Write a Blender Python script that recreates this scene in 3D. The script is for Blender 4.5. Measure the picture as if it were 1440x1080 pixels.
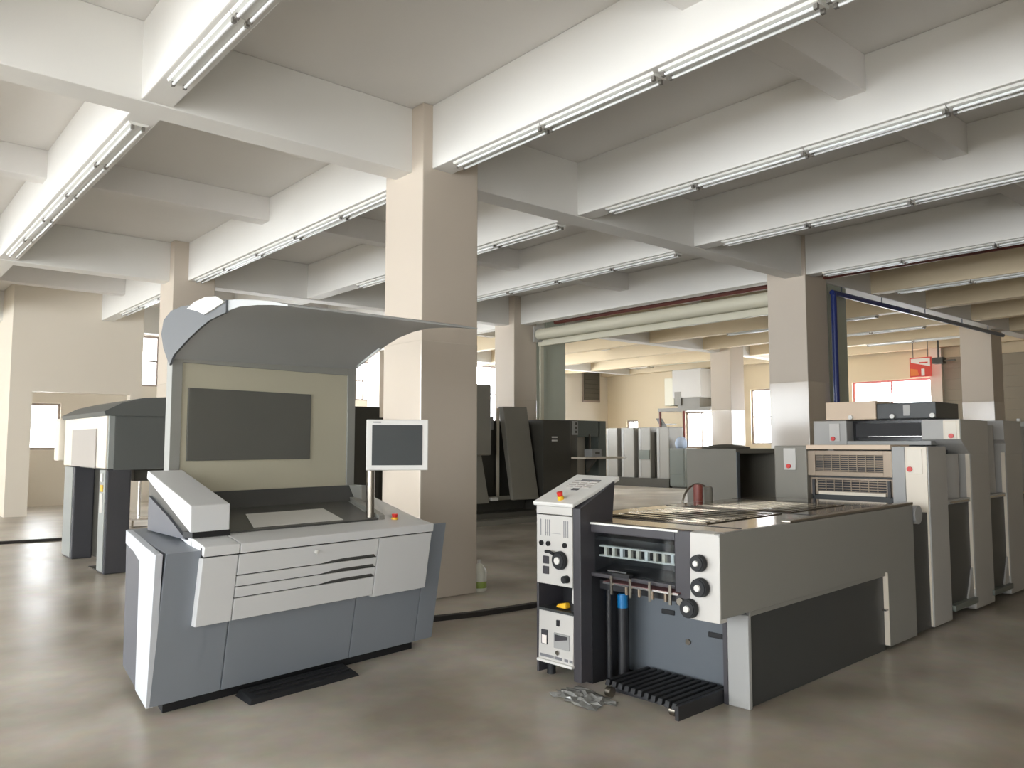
import bpy, bmesh, math, random
from mathutils import Vector, Matrix
random.seed(7)
R = math.radians
for o in list(bpy.data.objects): bpy.data.objects.remove(o)
SC = bpy.context.scene
COL = SC.collection

# ------------------------------------------------------------------ camera
cam = bpy.data.cameras.new('camera')
cam.sensor_width = 36.0
cam.lens = 1114.0 / 1440.0 * 36.0
cam.clip_end = 300
camo = bpy.data.objects.new('camera', cam)
COL.objects.link(camo)
camo.location = (0, 0, 1.55)
camo.rotation_euler = (R(90 + 4.376), 0, R(49.39 - 90))
SC.camera = camo

# ------------------------------------------------------------------ world, exposure
w = bpy.data.worlds.new('overcast_sky'); SC.world = w
w.use_nodes = True
nt = w.node_tree
bg = nt.nodes['Background']
bg.inputs['Color'].default_value = (0.985, 0.97, 1.03, 1)
bg.inputs['Strength'].default_value = 11.5
vs = SC.view_settings
vs.view_transform = 'Standard'; vs.look = 'None'; vs.gamma = 1.0; vs.use_curve_mapping = False
vs.exposure = 0.58

# room extents
XL, XR, YF, YB, ZS = -9.5, 25.1, -6.0, 23.0, 5.1      # left wall, right wall, wall behind the camera, back wall, slab

def portal(loc, rot, sx, sy):
    l = bpy.data.lights.new('window_portal', 'AREA')
    l.shape = 'RECTANGLE'; l.size = sx; l.size_y = sy
    l.cycles.is_portal = True
    o = bpy.data.objects.new('window_portal', l); COL.objects.link(o)
    o.location = loc; o.rotation_euler = rot
    return o

# ------------------------------------------------------------------ materials
def srgb(c):
    out = []
    for x in c:
        x = x / 255.0
        out.append(x / 12.92 if x <= 0.04045 else ((x + 0.055) / 1.055) ** 2.4)
    return tuple(out) + (1.0,)

MATS = {}
def mat(name, col, rough=0.5, metal=0.0, var=0.06, scale=3.0, bump=0.0, bscale=60.0, spec=0.5, coat=0.0):
    m = bpy.data.materials.new(name); m.use_nodes = True
    n = m.node_tree; b = n.nodes['Principled BSDF']
    b.inputs['Roughness'].default_value = rough
    b.inputs['Metallic'].default_value = metal
    b.inputs['Specular IOR Level'].default_value = spec
    b.inputs['Coat Weight'].default_value = coat
    b.inputs['Coat Roughness'].default_value = 0.1
    c = srgb(col)
    tc = n.nodes.new('ShaderNodeTexCoord')
    if var > 0:
        nz = n.nodes.new('ShaderNodeTexNoise'); nz.inputs['Scale'].default_value = scale
        nz.inputs['Detail'].default_value = 5
        mx = n.nodes.new('ShaderNodeMix'); mx.data_type = 'RGBA'
        mx.inputs[6].default_value = tuple(x * (1 - var) for x in c[:3]) + (1,)
        mx.inputs[7].default_value = tuple(min(1, x * (1 + var)) for x in c[:3]) + (1,)
        n.links.new(tc.outputs['Object'], nz.inputs['Vector'])
        n.links.new(nz.outputs['Fac'], mx.inputs[0])
        n.links.new(mx.outputs[2], b.inputs['Base Color'])
    else:
        b.inputs['Base Color'].default_value = c
    if bump > 0:
        nb = n.nodes.new('ShaderNodeTexNoise'); nb.inputs['Scale'].default_value = bscale
        bp = n.nodes.new('ShaderNodeBump'); bp.inputs['Strength'].default_value = bump
        bp.inputs['Distance'].default_value = 0.01
        n.links.new(tc.outputs['Object'], nb.inputs['Vector'])
        n.links.new(nb.outputs['Fac'], bp.inputs['Height'])
        n.links.new(bp.outputs['Normal'], b.inputs['Normal'])
    MATS[name] = m
    return m

mat('ceiling_paint', (230, 227, 223), 0.75, var=0.04, scale=0.7, bump=0.08, bscale=9)
mat('beam_paint', (232, 230, 225), 0.6, var=0.04, scale=0.9, bump=0.06, bscale=8)
mat('wall_paint', (226, 217, 202), 0.6, var=0.04, scale=0.5, bump=0.05, bscale=8)
mat('column_paint', (205, 193, 178), 0.5, var=0.03, scale=1.0, bump=0.05, bscale=7)
mat('column_gloss', (205, 193, 178), 0.3, var=0.03, scale=1.0, bump=0.03, bscale=3, coat=1.0)
mat('taupe_shutter', (150, 140, 122), 0.55, var=0.03)
mat('lamp_white', (225, 224, 218), 0.35, var=0.02)
mat('lamp_tube', (240, 242, 242), 0.12, var=0.0)
mat('lamp_cap', (140, 136, 130), 0.4, metal=0.6, var=0.0)
mat('console_grey', (134, 140, 148), 0.42, var=0.03, scale=2)
mat('console_side', (205, 209, 216), 0.4, var=0.02)
mat('console_inset', (92, 94, 102), 0.45, var=0.03)
mat('console_dark', (76, 76, 74), 0.35, var=0.04)
mat('silver_panel', (220, 221, 222), 0.38, var=0.02)
mat('hood_grey', (180, 182, 182), 0.5, var=0.03)
mat('hood_end_shade', (92, 95, 98), 0.5, var=0.03)  # hood grey darkened, shade put into the colour
mat('hall_warm_light', (222, 205, 174), 0.6, var=0.04, scale=0.6, bump=0.05, bscale=8)  # warm daylight of the far hall put into the wall and beam colour
mat('grille_steel', (132, 118, 102), 0.35, metal=0.5, var=0.06)
mat('unit_grey', (146, 144, 138), 0.42, var=0.03)
mat('board_beige', (192, 187, 166), 0.6, var=0.03)
mat('board_frame', (150, 150, 144), 0.5, var=0.03)
mat('board_dark', (98, 98, 92), 0.45, var=0.04)
mat('seam_black', (28, 28, 30), 0.6, var=0.0)
mat('black_rubber', (24, 25, 28), 0.6, var=0.1, scale=8)
mat('black_gloss', (22, 22, 24), 0.18, var=0.0)
mat('screen_dark', (70, 73, 73), 0.55, var=0.03, spec=0.2)
mat('white_plastic', (216, 214, 209), 0.35, var=0.02)
mat('white_panel', (194, 191, 186), 0.4, var=0.02)
mat('paper', (236, 235, 231), 0.7, var=0.02)
mat('chrome', (205, 203, 200), 0.15, metal=1.0, var=0.0)
mat('steel', (150, 144, 134), 0.28, metal=1.0, var=0.08, scale=6)
mat('press_side', (134, 133, 128), 0.38, var=0.03, scale=1.5)
mat('press_dark', (60, 62, 62), 0.4, var=0.05)
mat('press_black', (34, 34, 37), 0.45, var=0.06)
mat('press_frame', (62, 60, 64), 0.4, var=0.05)
mat('press_post', (158, 158, 156), 0.4, var=0.03)
mat('press_bluegrey', (94, 100, 106), 0.42, var=0.04)
mat('press_light', (222, 212, 196), 0.38, var=0.02)
mat('press_grey', (166, 164, 160), 0.38, var=0.03)
mat('press_tan', (214, 192, 168), 0.45, var=0.03)
mat('deck_metal', (150, 140, 124), 0.10, metal=0.85, var=0.08, scale=2)
mat('deck_dark', (84, 76, 66), 0.14, metal=0.6, var=0.1, scale=4)
mat('grille_dark', (42, 38, 34), 0.5, var=0.05)
mat('red_plastic', (206, 48, 40), 0.35, var=0.0)
mat('yellow_plastic', (232, 180, 40), 0.4, var=0.0)
mat('blue_plastic', (20, 112, 170), 0.3, var=0.0)
mat('blue_paint', (34, 52, 122), 0.3, var=0.04)
mat('pipe_grey', (120, 126, 142), 0.3, metal=0.5, var=0.03)
mat('red_pipe', (108, 56, 48), 0.4, var=0.05)
mat('rust_post', (128, 62, 52), 0.5, var=0.1)
mat('machine_grey', (128, 124, 114), 0.42, var=0.04)
mat('machine_dark', (84, 81, 73), 0.42, var=0.05)
mat('machine_black', (64, 62, 55), 0.45, var=0.05)
mat('machine_green', (98, 104, 98), 0.45, var=0.05)
mat('machine_cream', (226, 218, 204), 0.45, var=0.03)
mat('feeder_dark', (94, 97, 95), 0.42, var=0.04)
mat('feeder_leg', (72, 72, 76), 0.42, var=0.04)
mat('feeder_light', (150, 154, 152), 0.42, var=0.03)
mat('feeder_inset', (172, 166, 160), 0.45, var=0.03)
mat('shutter_cream', (214, 210, 190), 0.42, var=0.03)
mat('green_grey', (186, 193, 180), 0.45, var=0.04)
mat('window_frame', (150, 136, 128), 0.45, var=0.03)
mat('window_frame_red_lit', (214, 128, 128), 0.45, var=0.03)  # red light falling on the frame, put into its colour
mat('pink_board', (236, 205, 200), 0.5, var=0.03)
mat('sign_red', (222, 72, 56), 0.5, var=0.05)
mat('sign_orange', (236, 128, 60), 0.5, var=0.05)
mat('sign_white', (240, 232, 226), 0.5, var=0.0)
mat('bottle_plastic', (226, 226, 214), 0.3, var=0.03)
mat('bottle_label', (150, 170, 84), 0.45, var=0.25, scale=25)
mat('cable_black', (34, 30, 28), 0.6, var=0.1)
mat('blue_cloth', (170, 184, 206), 0.8, var=0.1)
mat('film', (140, 140, 136), 0.2, var=0.1, scale=20)
mat('red_drum', (132, 66, 56), 0.4, var=0.06)
mat('ink_print', (120, 120, 124), 0.5, var=0.0)
mat('rose_metal', (150, 112, 112), 0.3, metal=0.6, var=0.05)

def floor_mat():
    m = bpy.data.materials.new('polished_concrete'); m.use_nodes = True
    n = m.node_tree; b = n.nodes['Principled BSDF']
    tc = n.nodes.new('ShaderNodeTexCoord')
    a = n.nodes.new('ShaderNodeTexNoise'); a.inputs['Scale'].default_value = 0.9; a.inputs['Detail'].default_value = 5; a.inputs['Roughness'].default_value = 0.5
    f = n.nodes.new('ShaderNodeTexNoise'); f.inputs['Scale'].default_value = 9; f.inputs['Detail'].default_value = 4
    r = n.nodes.new('ShaderNodeValToRGB')
    r.color_ramp.elements[0].position = 0.32; r.color_ramp.elements[0].color = srgb((150, 140, 124))
    r.color_ramp.elements[1].position = 0.68; r.color_ramp.elements[1].color = srgb((214, 206, 193))
    mx = n.nodes.new('ShaderNodeMix'); mx.data_type = 'RGBA'; mx.blend_type = 'MULTIPLY'; mx.inputs[0].default_value = 0.25
    rr = n.nodes.new('ShaderNodeMapRange'); rr.inputs['To Min'].default_value = 0.22; rr.inputs['To Max'].default_value = 0.44
    for t in (a, f): n.links.new(tc.outputs['Object'], t.inputs['Vector'])
    n.links.new(a.outputs['Fac'], r.inputs['Fac'])
    n.links.new(r.outputs['Color'], mx.inputs[6]); n.links.new(f.outputs['Color'], mx.inputs[7])
    st = n.nodes.new('ShaderNodeTexNoise'); st.inputs['Scale'].default_value = 0.33; st.inputs['Detail'].default_value = 4; st.inputs['Distortion'].default_value = 0.8
    sr = n.nodes.new('ShaderNodeValToRGB'); sr.color_ramp.elements[0].position = 0.42; sr.color_ramp.elements[0].color = (0, 0, 0, 1)
    sr.color_ramp.elements[1].position = 0.9; sr.color_ramp.elements[1].color = (0.55, 0.55, 0.55, 1)
    m2 = n.nodes.new('ShaderNodeMix'); m2.data_type = 'RGBA'; m2.inputs[7].default_value = srgb((140, 118, 92))
    n.links.new(tc.outputs['Object'], st.inputs['Vector']); n.links.new(st.outputs['Fac'], sr.inputs['Fac']); n.links.new(sr.outputs['Color'], m2.inputs[0])
    n.links.new(mx.outputs[2], m2.inputs[6]); n.links.new(m2.outputs[2], b.inputs['Base Color'])
    n.links.new(a.outputs['Fac'], rr.inputs['Value']); n.links.new(rr.outputs['Result'], b.inputs['Roughness'])
    bp = n.nodes.new('ShaderNodeBump'); bp.inputs['Strength'].default_value = 0.02; bp.inputs['Distance'].default_value = 0.005
    n.links.new(f.outputs['Fac'], bp.inputs['Height']); n.links.new(bp.outputs['Normal'], b.inputs['Normal'])
    MATS['floor'] = m
floor_mat()

def glass_mat():
    m = bpy.data.materials.new('window_glass'); m.use_nodes = True
    n = m.node_tree; n.nodes.remove(n.nodes['Principled BSDF'])
    t = n.nodes.new('ShaderNodeBsdfTransparent'); t.inputs['Color'].default_value = (0.93, 0.96, 0.95, 1)
    g = n.nodes.new('ShaderNodeBsdfGlossy'); g.inputs['Roughness'].default_value = 0.05
    mx = n.nodes.new('ShaderNodeMixShader'); mx.inputs[0].default_value = 0.07
    n.links.new(t.outputs[0], mx.inputs[1]); n.links.new(g.outputs[0], mx.inputs[2])
    n.links.new(mx.outputs[0], n.nodes['Material Output'].inputs[0])
    MATS['glass'] = m
glass_mat()
mg = MATS['glass'].copy(); mg.name = 'smoked_glass'
for nd in mg.node_tree.nodes:
    if nd.type == 'BSDF_TRANSPARENT': nd.inputs['Color'].default_value = (0.82, 0.85, 0.86, 1)
    if nd.type == 'MIX_SHADER': nd.inputs[0].default_value = 0.04
MATS['smoked_glass'] = mg

# ------------------------------------------------------------------ mesh helpers
def finish(bm, name, m, parent=None, smooth=False):
    bmesh.ops.recalc_face_normals(bm, faces=bm.faces)
    me = bpy.data.meshes.new(name); bm.to_mesh(me); bm.free()
    if smooth:
        for p in me.polygons: p.use_smooth = True
    me.materials.append(MATS[m])
    o = bpy.data.objects.new(name, me); COL.objects.link(o)
    if parent is not None: o.parent = parent
    return o

def bev(bm, b, seg=2):
    if b > 0:
        bmesh.ops.bevel(bm, geom=list(bm.edges), offset=b, segments=seg, profile=0.6, affect='EDGES', clamp_overlap=True)

def add_hexa(bm, lo, hi):
    vs = [bm.verts.new(p) for p in list(lo) + list(hi)]
    for f in ((0, 1, 2, 3), (7, 6, 5, 4), (0, 4, 5, 1), (1, 5, 6, 2), (2, 6, 7, 3), (3, 7, 4, 0)):
        bm.faces.new([vs[i] for i in f])
    return vs

def add_box(bm, x0, x1, y0, y1, z0, z1):
    add_hexa(bm, ((x0, y0, z0), (x1, y0, z0), (x1, y1, z0), (x0, y1, z0)), ((x0, y0, z1), (x1, y0, z1), (x1, y1, z1), (x0, y1, z1)))

def box(name, m, x0, x1, y0, y1, z0, z1, parent=None, b=0.0):
    bm = bmesh.new(); add_box(bm, x0, x1, y0, y1, z0, z1); bev(bm, b)
    return finish(bm, name, m, parent)

def boxes(name, m, lst, parent=None, b=0.0):
    bm = bmesh.new()
    for l in lst: add_box(bm, *l)
    bev(bm, b)
    return finish(bm, name, m, parent)

def hexa(name, m, lo, hi, parent=None, b=0.0):
    bm = bmesh.new(); add_hexa(bm, lo, hi); bev(bm, b)
    return finish(bm, name, m, parent)

def prism(name, m, pts, axis, a0, a1, parent=None, b=0.0, smooth=False):
    bm = bmesh.new()
    def P(p, a):
        return {'x': (a, p[0], p[1]), 'y': (p[0], a, p[1]), 'z': (p[0], p[1], a)}[axis]
    A = [bm.verts.new(P(p, a0)) for p in pts]; B = [bm.verts.new(P(p, a1)) for p in pts]
    bm.faces.new(A); bm.faces.new(B[::-1])
    n = len(pts)
    for i in range(n): bm.faces.new((A[i], B[i], B[(i + 1) % n], A[(i + 1) % n]))
    bev(bm, b)
    return finish(bm, name, m, parent, smooth)

def prism_skew(name, m, pts, f0, f1, parent, smooth=True):
    bm = bmesh.new(); A = [bm.verts.new(f0(p)) for p in pts]; B = [bm.verts.new(f1(p)) for p in pts]; n = len(pts)
    bm.faces.new(A); bm.faces.new(B[::-1])
    for k in range(n): bm.faces.new((A[k], B[k], B[(k + 1) % n], A[(k + 1) % n]))
    o = finish(bm, name, m, parent); shade_by_angle(o, 30); return o

def add_cyl(bm, p0, p1, r0, r1=None, seg=20):
    r1 = r0 if r1 is None else r1
    p0, p1 = Vector(p0), Vector(p1); d = (p1 - p0)
    q = d.to_track_quat('Z', 'Y').to_matrix()
    A, B = [], []
    for i in range(seg):
        a = 2 * math.pi * i / seg
        e = q @ Vector((math.cos(a), math.sin(a), 0))
        A.append(bm.verts.new(p0 + e * r0)); B.append(bm.verts.new(p1 + e * r1))
    bm.faces.new(A[::-1]); bm.faces.new(B)
    for i in range(seg): bm.faces.new((A[i], A[(i + 1) % seg], B[(i + 1) % seg], B[i]))

def shade_by_angle(o, ang=35):
    me = o.data
    for p in me.polygons: p.use_smooth = True
    try: me.set_sharp_from_angle(angle=R(ang))
    except Exception: pass

def cyl(name, m, p0, p1, r0, r1=None, seg=20, parent=None, b=0.0):
    bm = bmesh.new(); add_cyl(bm, p0, p1, r0, r1, seg)
    if b > 0:
        ed = [e for e in bm.edges if len(e.link_faces) == 2 and any(len(f.verts) > 4 for f in e.link_faces)]
        bmesh.ops.bevel(bm, geom=ed, offset=b, segments=2, affect='EDGES')
    o = finish(bm, name, m, parent); shade_by_angle(o); return o

def tube(name, m, path, r, parent=None, seg=8, closed=False):
    bm = bmesh.new(); pts = [Vector(p) for p in path]; rings = []
    n = len(pts)
    for i, p in enumerate(pts):
        d = (pts[min(i + 1, n - 1)] - pts[max(i - 1, 0)]).normalized()
        q = d.to_track_quat('Z', 'Y').to_matrix()
        rings.append([bm.verts.new(p + q @ Vector((math.cos(2 * math.pi * k / seg), math.sin(2 * math.pi * k / seg), 0)) * r) for k in range(seg)])
    for i in range(n - 1):
        for k in range(seg):
            bm.faces.new((rings[i][k], rings[i][(k + 1) % seg], rings[i + 1][(k + 1) % seg], rings[i + 1][k]))
    bm.faces.new(rings[0][::-1]); bm.faces.new(rings[-1])
    return finish(bm, name, m, parent, smooth=True)

def lathe(name, m, prof, seg=24, parent=None):
    bm = bmesh.new(); rings = []
    for (r, z) in prof:
        rings.append([bm.verts.new((r * math.cos(2 * math.pi * k / seg), r * math.sin(2 * math.pi * k / seg), z)) for k in range(seg)])
    for i in range(len(prof) - 1):
        for k in range(seg):
            bm.faces.new((rings[i][k], rings[i][(k + 1) % seg], rings[i + 1][(k + 1) % seg], rings[i + 1][k]))
    bm.faces.new(rings[0][::-1]); bm.faces.new(rings[-1])
    o = finish(bm, name, m, parent); shade_by_angle(o, 40); return o

def thing(name, label, cat, loc, rz=0.0, group=None):
    o = bpy.data.objects.new(name, None); COL.objects.link(o)
    o.location = loc; o.rotation_euler = (0, 0, rz)
    o.empty_display_size = 0.2
    tag(o, label, cat, group); return o

def tag(o, label, cat, group=None):
    o['label'] = label; o['category'] = cat
    if group: o['group'] = group
    return o

def struct(o):
    o['kind'] = 'structure'; return o

def copy_tree(o, parent=None):
    c = o.copy(); COL.objects.link(c); c.parent = parent
    for ch in list(o.children): copy_tree(ch, c)
    return c

# ================================================================== THE BUILDING
struct(box('floor', 'floor', XL - .2, XR + .2, YF - .2, YB + .2, -0.15, 0.0))
struct(box('ceiling', 'ceiling_paint', XL - .2, XR + .2, YF - .2, YB + .2, ZS, ZS + 0.2))

def wall(name, m, axis, pos, thick, a0, a1, z0, z1, holes):
    """wall in plane axis=pos, running a0..a1, with rectangular holes (h0,h1,zl,zh)"""
    bm = bmesh.new()
    cuts = sorted(set([a0, a1] + [h[0] for h in holes] + [h[1] for h in holes]))
    for i in range(len(cuts) - 1):
        c0, c1 = cuts[i], cuts[i + 1]; mid = (c0 + c1) / 2
        hs = sorted([h for h in holes if h[0] < mid < h[1]], key=lambda h: h[2])
        z = z0; segs = []
        for h in hs:
            if h[2] > z + 1e-4: segs.append((z, h[2]))
            z = h[3]
        if z < z1 - 1e-4: segs.append((z, z1))
        for s in segs:
            if axis == 'x': add_box(bm, pos, pos + thick, c0, c1, s[0], s[1])
            else: add_box(bm, c0, c1, pos, pos + thick, s[0], s[1])
    return struct(finish(bm, name, m))

WN = [0]
def window(axis, pos, h, m='window_frame', nv=1, nh=1, fw=0.06, din=0.06):
    """frame, bars and one glass pane for each light of a window in a wall hole"""
    WN[0] += 1
    a0, a1, z0, z1 = h
    bm = bmesh.new()
    def ab(p0, p1, q0, q1, d=din):
        if axis == 'x': add_box(bm, pos - d / 2, pos + d / 2, p0, p1, q0, q1)
        else: add_box(bm, p0, p1, pos - d / 2, pos + d / 2, q0, q1)
    ab(a0, a0 + fw, z0, z1); ab(a1 - fw, a1, z0, z1); ab(a0 + fw, a1 - fw, z0, z0 + fw); ab(a0 + fw, a1 - fw, z1 - fw, z1)
    f = struct(finish(bm, 'window_%d' % WN[0], m))
    mu = fw * 0.7
    xs = [a0 + fw + (a1 - a0 - 2 * fw) * i / (nv + 1) for i in range(nv + 2)]
    zs = [z0 + fw + (z1 - z0 - 2 * fw) * i / (nh + 1) for i in range(nh + 2)]
    def piece(name, p0, p1, q0, q1, d, mm):
        if axis == 'x': return box(name, mm, pos - d / 2, pos + d / 2, p0, p1, q0, q1, f)
        return box(name, mm, p0, p1, pos - d / 2, pos + d / 2, q0, q1, f)
    for x in xs[1:-1]: piece('mullion', x - mu / 2, x + mu / 2, z0 + fw, z1 - fw, din * .8, m)
    for z in zs[1:-1]:
        for i in range(nv + 1):
            piece('transom', xs[i] + (mu / 2 if i else 0), xs[i + 1] - (mu / 2 if i < nv else 0), z - mu / 2, z + mu / 2, din * .7, m)
    for i in range(nv + 1):
        for j in range(nh + 1):
            piece('pane', xs[i] + (mu / 2 if i else 0), xs[i + 1] - (mu / 2 if i < nv else 0), zs[j] + (mu / 2 if j else 0), zs[j + 1] - (mu / 2 if j < nh else 0), 0.008, 'glass')
    return f

# left wall: the long daylight side
LH = [(0.6 + i * 4.5, 0.6 + i * 4.5 + 4.1, 0.6, 4.3) for i in range(-1, 5)]
wall('wall_left', 'wall_paint', 'x', XL - .2, .2, YF, YB, 0, ZS, LH)
for h in LH:
    window('x', XL - .1, h, 'window_frame', 2, 1)
    portal((XL + 0.02, (h[0] + h[1]) / 2, (h[2] + h[3]) / 2), (0, R(-90), 0), h[3] - h[2], h[1] - h[0])
# wall behind the camera
FH = [(-4.6, -1.4, 0.2, 2.5)]
wall('wall_front', 'wall_paint', 'y', YF - .2, .2, XL, XR, 0, ZS, FH)
for h in FH:
    window('y', YF - .1, h, 'window_frame', 2, 1)
    portal(((h[0] + h[1]) / 2, YF + .02, (h[2] + h[3]) / 2), (R(90), 0, 0), h[1] - h[0], h[3] - h[2])
# back wall
BH = [(3.55, 4.45, 1.42, 2.60), (6.1, 8.1, 3.15, 4.55), (8.6, 12.4, 1.8, 4.4), (12.7, 13.6, 3.0, 4.3), (14.0, 19.3, 2.4, 4.5), (19.7, 22.3, 2.0, 4.0)]
wall('wall_back', 'wall_paint', 'y', YB, .2, XL, XR, 0, ZS, BH)
for i, h in enumerate(BH):
    window('y', YB + .1, h, 'window_frame', 0 if i == 0 else 2, 0 if i == 0 else 1)
# right wall
RH = [(13.3, 16.06, 1.556, 3.53), (9.85, 12.3, 1.5, 3.57), (17.55, 18.95, 1.42, 2.8), (21.35, 21.95, 1.5, 2.55)]
wall('wall_right', 'hall_warm_light', 'x', XR, .2, YF, YB, 0, ZS, RH)
window('x', XR + .1, RH[0], 'window_frame', 2, 1)
window('x', XR + .1, RH[1], 'window_frame_red_lit', 1, 1)
window('x', XR + .1, RH[2], 'window_frame', 1, 0)
window('x', XR + .1, RH[3], 'window_frame', 1, 0)
for h in RH[:3]:
    portal((XR - .02, (h[0] + h[1]) / 2, (h[2] + h[3]) / 2), (0, R(90), 0), h[3] - h[2], h[1] - h[0])
for h in BH[1:]:
    portal(((h[0] + h[1]) / 2, YB - .02, (h[2] + h[3]) / 2), (R(-90), 0, 0), h[1] - h[0], h[3] - h[2])
# dark plate over the vent in the back wall
o = thing('vent_panel', 'dark brown vent panel set high in the back wall corner', 'vent', (24.05, YB - .06, 3.4))
box('frame', 'window_frame', -.52, .52, 0, .055, -.08, 1.3, o); box('grille', 'machine_dark', -.46, .46, -.03, 0, 0, 1.24, o)
for k in range(6): box('slat', 'machine_black', -.44, .44, -.045, -.03, .08 + k * .19, .11 + k * .19, o)
# taupe roller door at the right
d = struct(box('door_1', 'taupe_shutter', XR - .12, XR, 3.0, 9.45, 0, 4.12))
for k in range(13):
    box('slat', 'taupe_shutter', XR - .135, XR - .12, 3.0, 9.45, .02 + k * .315, .325 + k * .315, d, .006)
struct(box('trim_1', 'wall_paint', XR - .25, XR, 9.45, 9.78, 0, ZS))

# core wall at the far left with its tall opening
struct(wall('wall_core', 'wall_paint', 'y', 20.0, .3, 2.87, 5.55, 0, ZS, [(3.3, 5.3, 0, 2.72)]))
struct(box('wall_core_side', 'wall_paint', 2.87, 3.12, 20.3, YB, 0, ZS))

# columns: (near corner x, near corner y)
def column(x, y, s=.72, h=ZS, d=2.62):
    c = struct(box('column', 'column_paint', x, x + s, y, y + s, 0, h, b=.012))
    e = .0025
    bm = bmesh.new()
    add_box(bm, x - e, x + s + e, y - e, y + s + e, 0, d)
    bev(bm, .0135)
    dd = finish(bm, 'dado', 'column_gloss', c)
    return c
COLS = [(4.50, 6.66), (12.37, 6.81), (4.37, 14.12), (12.19, 14.14), (20.75, 13.95), (21.68, 7.06), (12.78, 21.2)]
for x, y in COLS: column(x, y)
column(4.5, -.7); column(12.4, -.7); column(-3.4, 6.7); column(-3.4, 14.1)
# second row of columns across the building joint
for x, y in ((13.36, 6.93), (13.36, 14.27)):
    c = struct(box('column', 'green_grey', x, x + .66, y, y + .62, 0, ZS, b=.012))
# girders along x
for y in (-.52, 6.87, 14.33, 21.4):
    struct(box('girder', 'beam_paint', XL, XR, y, y + .32, 4.405, ZS, b=.012))
# beams along y
BX = [-8.6, -5.9, -3.3, -.6, 1.82, 4.62, 6.98, 9.38, 12.4, 14.9, 17.4, 19.9, 22.4, 24.7]
for x in BX:
    struct(box('beam', 'hall_warm_light' if x > 13 else 'beam_paint', x, x + .26, YF, YB, 4.42, ZS, b=.012))
# shallow cross beams in the middle of each bay
for y in (3.2, 10.75, 18.1):
    struct(box('cross_beam', 'ceiling_paint', XL, XR, y, y + .26, 4.75, ZS, b=.01))

# ------------------------------------------------------------------ fluorescent battens under the beams
def make_batten():
    t = thing('fluorescent_light', 'white twin-tube batten', 'light', (0, 0, 4.42), 0, 'twin-tube lights under the beams')
    prism('batten', 'lamp_white', [(-.085, 0), (.085, 0), (.075, -.02), (.03, -.026), (-.03, -.026), (-.075, -.02)], 'y', -.645, .645, t)
    for s in (-1, 1):
        cyl('tube', 'lamp_tube', (s * .045, -.605, -.044), (s * .045, .605, -.044), .013, seg=10, parent=t)
        for e in (-1, 1):
            box('socket', 'lamp_cap', s * .045 - .014, s * .045 + .014, e * .62 - .014, e * .62 + .014, -.058, -.018, t)
    return t
proto = make_batten(); first = True
def place_batten(x, y, label):
    global first
    o = proto if first else copy_tree(proto); first = False
    o.location = (x, y, 4.42); o['label'] = label
ORD = ['first', 'second', 'third', 'fourth', 'fifth']
LIGHTS = [   # beam x, positions outward from the girder, phrase that finds the row
    (1.95, [5.7, 4.4], 'twin-tube light from the main girder under the beam left of the centre column'),
    (1.95, [8.05, 9.35, 10.65, 11.95, 13.25], 'twin-tube light past the main girder under the beam above the feeder'),
    (4.75, [5.72, 4.42, 3.08, 1.75], 'twin-tube light from the centre column under its wide lit beam'),
    (4.75, [8.1, 9.4, 10.7, 12.0, 13.3], 'twin-tube light behind the centre column towards the column behind the console'),
    (4.75, [15.4, 16.7, 18.0], 'twin-tube light beyond the column behind the console'),
    (7.11, [5.8, 4.5, 3.2, 1.9], 'twin-tube light from the main girder under the beam over the press delivery'),
    (7.11, [7.95, 9.25, 10.55, 11.85], 'twin-tube light behind the main girder, first beam after the centre column'),
    (9.51, [5.8, 4.5, 3.2, 1.9], 'twin-tube light from the main girder under the beam over the unit towers'),
    (9.51, [7.9, 9.2, 10.5, 11.8, 13.1], 'twin-tube light behind the main girder, last beam before the roller shutter'),
    (12.53, [5.9, 4.6, 3.3], 'twin-tube light from the blue-pipe column under its beam'),
    (15.03, [5.8, 4.5], 'twin-tube light from the blue pipe, first warm-lit beam past the shutter line'),
    (15.03, [8.6, 9.9, 11.2], 'twin-tube light behind the blue pipe, first warm-lit beam past the shutter'),
    (17.53, [8.6, 9.9, 11.2], 'twin-tube light behind the blue pipe, second warm-lit beam past the shutter'),
    (20.03, [8.6, 9.9, 11.2], 'twin-tube light behind the blue pipe, third warm-lit beam past the shutter'),
    (22.53, [8.6, 9.9], 'twin-tube light behind the blue pipe, warm-lit beam by the window wall'),
]
for x, ys, lb in LIGHTS:
    for i, y in enumerate(ys): place_batten(x, y, ORD[i] + ' ' + lb)

# ================================================================== INSPECTION CONSOLE
CON = thing('control_console', 'grey and silver press control console with light hood, drawers and monitor beside the centre column', 'console', (1.533, 4.898, 0), R(8.7))
def vf(z): return -.04 - (z - .06) * .172
def fpanel(name, m, u0, u1, z0, z1, t, parent=CON, back=.012, b=.004):
    return hexa(name, m, ((u0, vf(z0) - t, z0), (u1, vf(z0) - t, z0), (u1, vf(z0) + back, z0), (u0, vf(z0) + back, z0)),
                ((u0, vf(z1) - t, z1), (u1, vf(z1) - t, z1), (u1, vf(z1) + back, z1), (u0, vf(z1) + back, z1)), parent, b)
# base plinth
hexa('plinth', 'black_rubber', ((0, 0, 0), (1.93, 0, 0), (2.2, .9, 0), (.26, .9, 0)), ((0, 0, .075), (1.93, 0, .075), (2.2, .9, .075), (.26, .9, .075)), CON)
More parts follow.
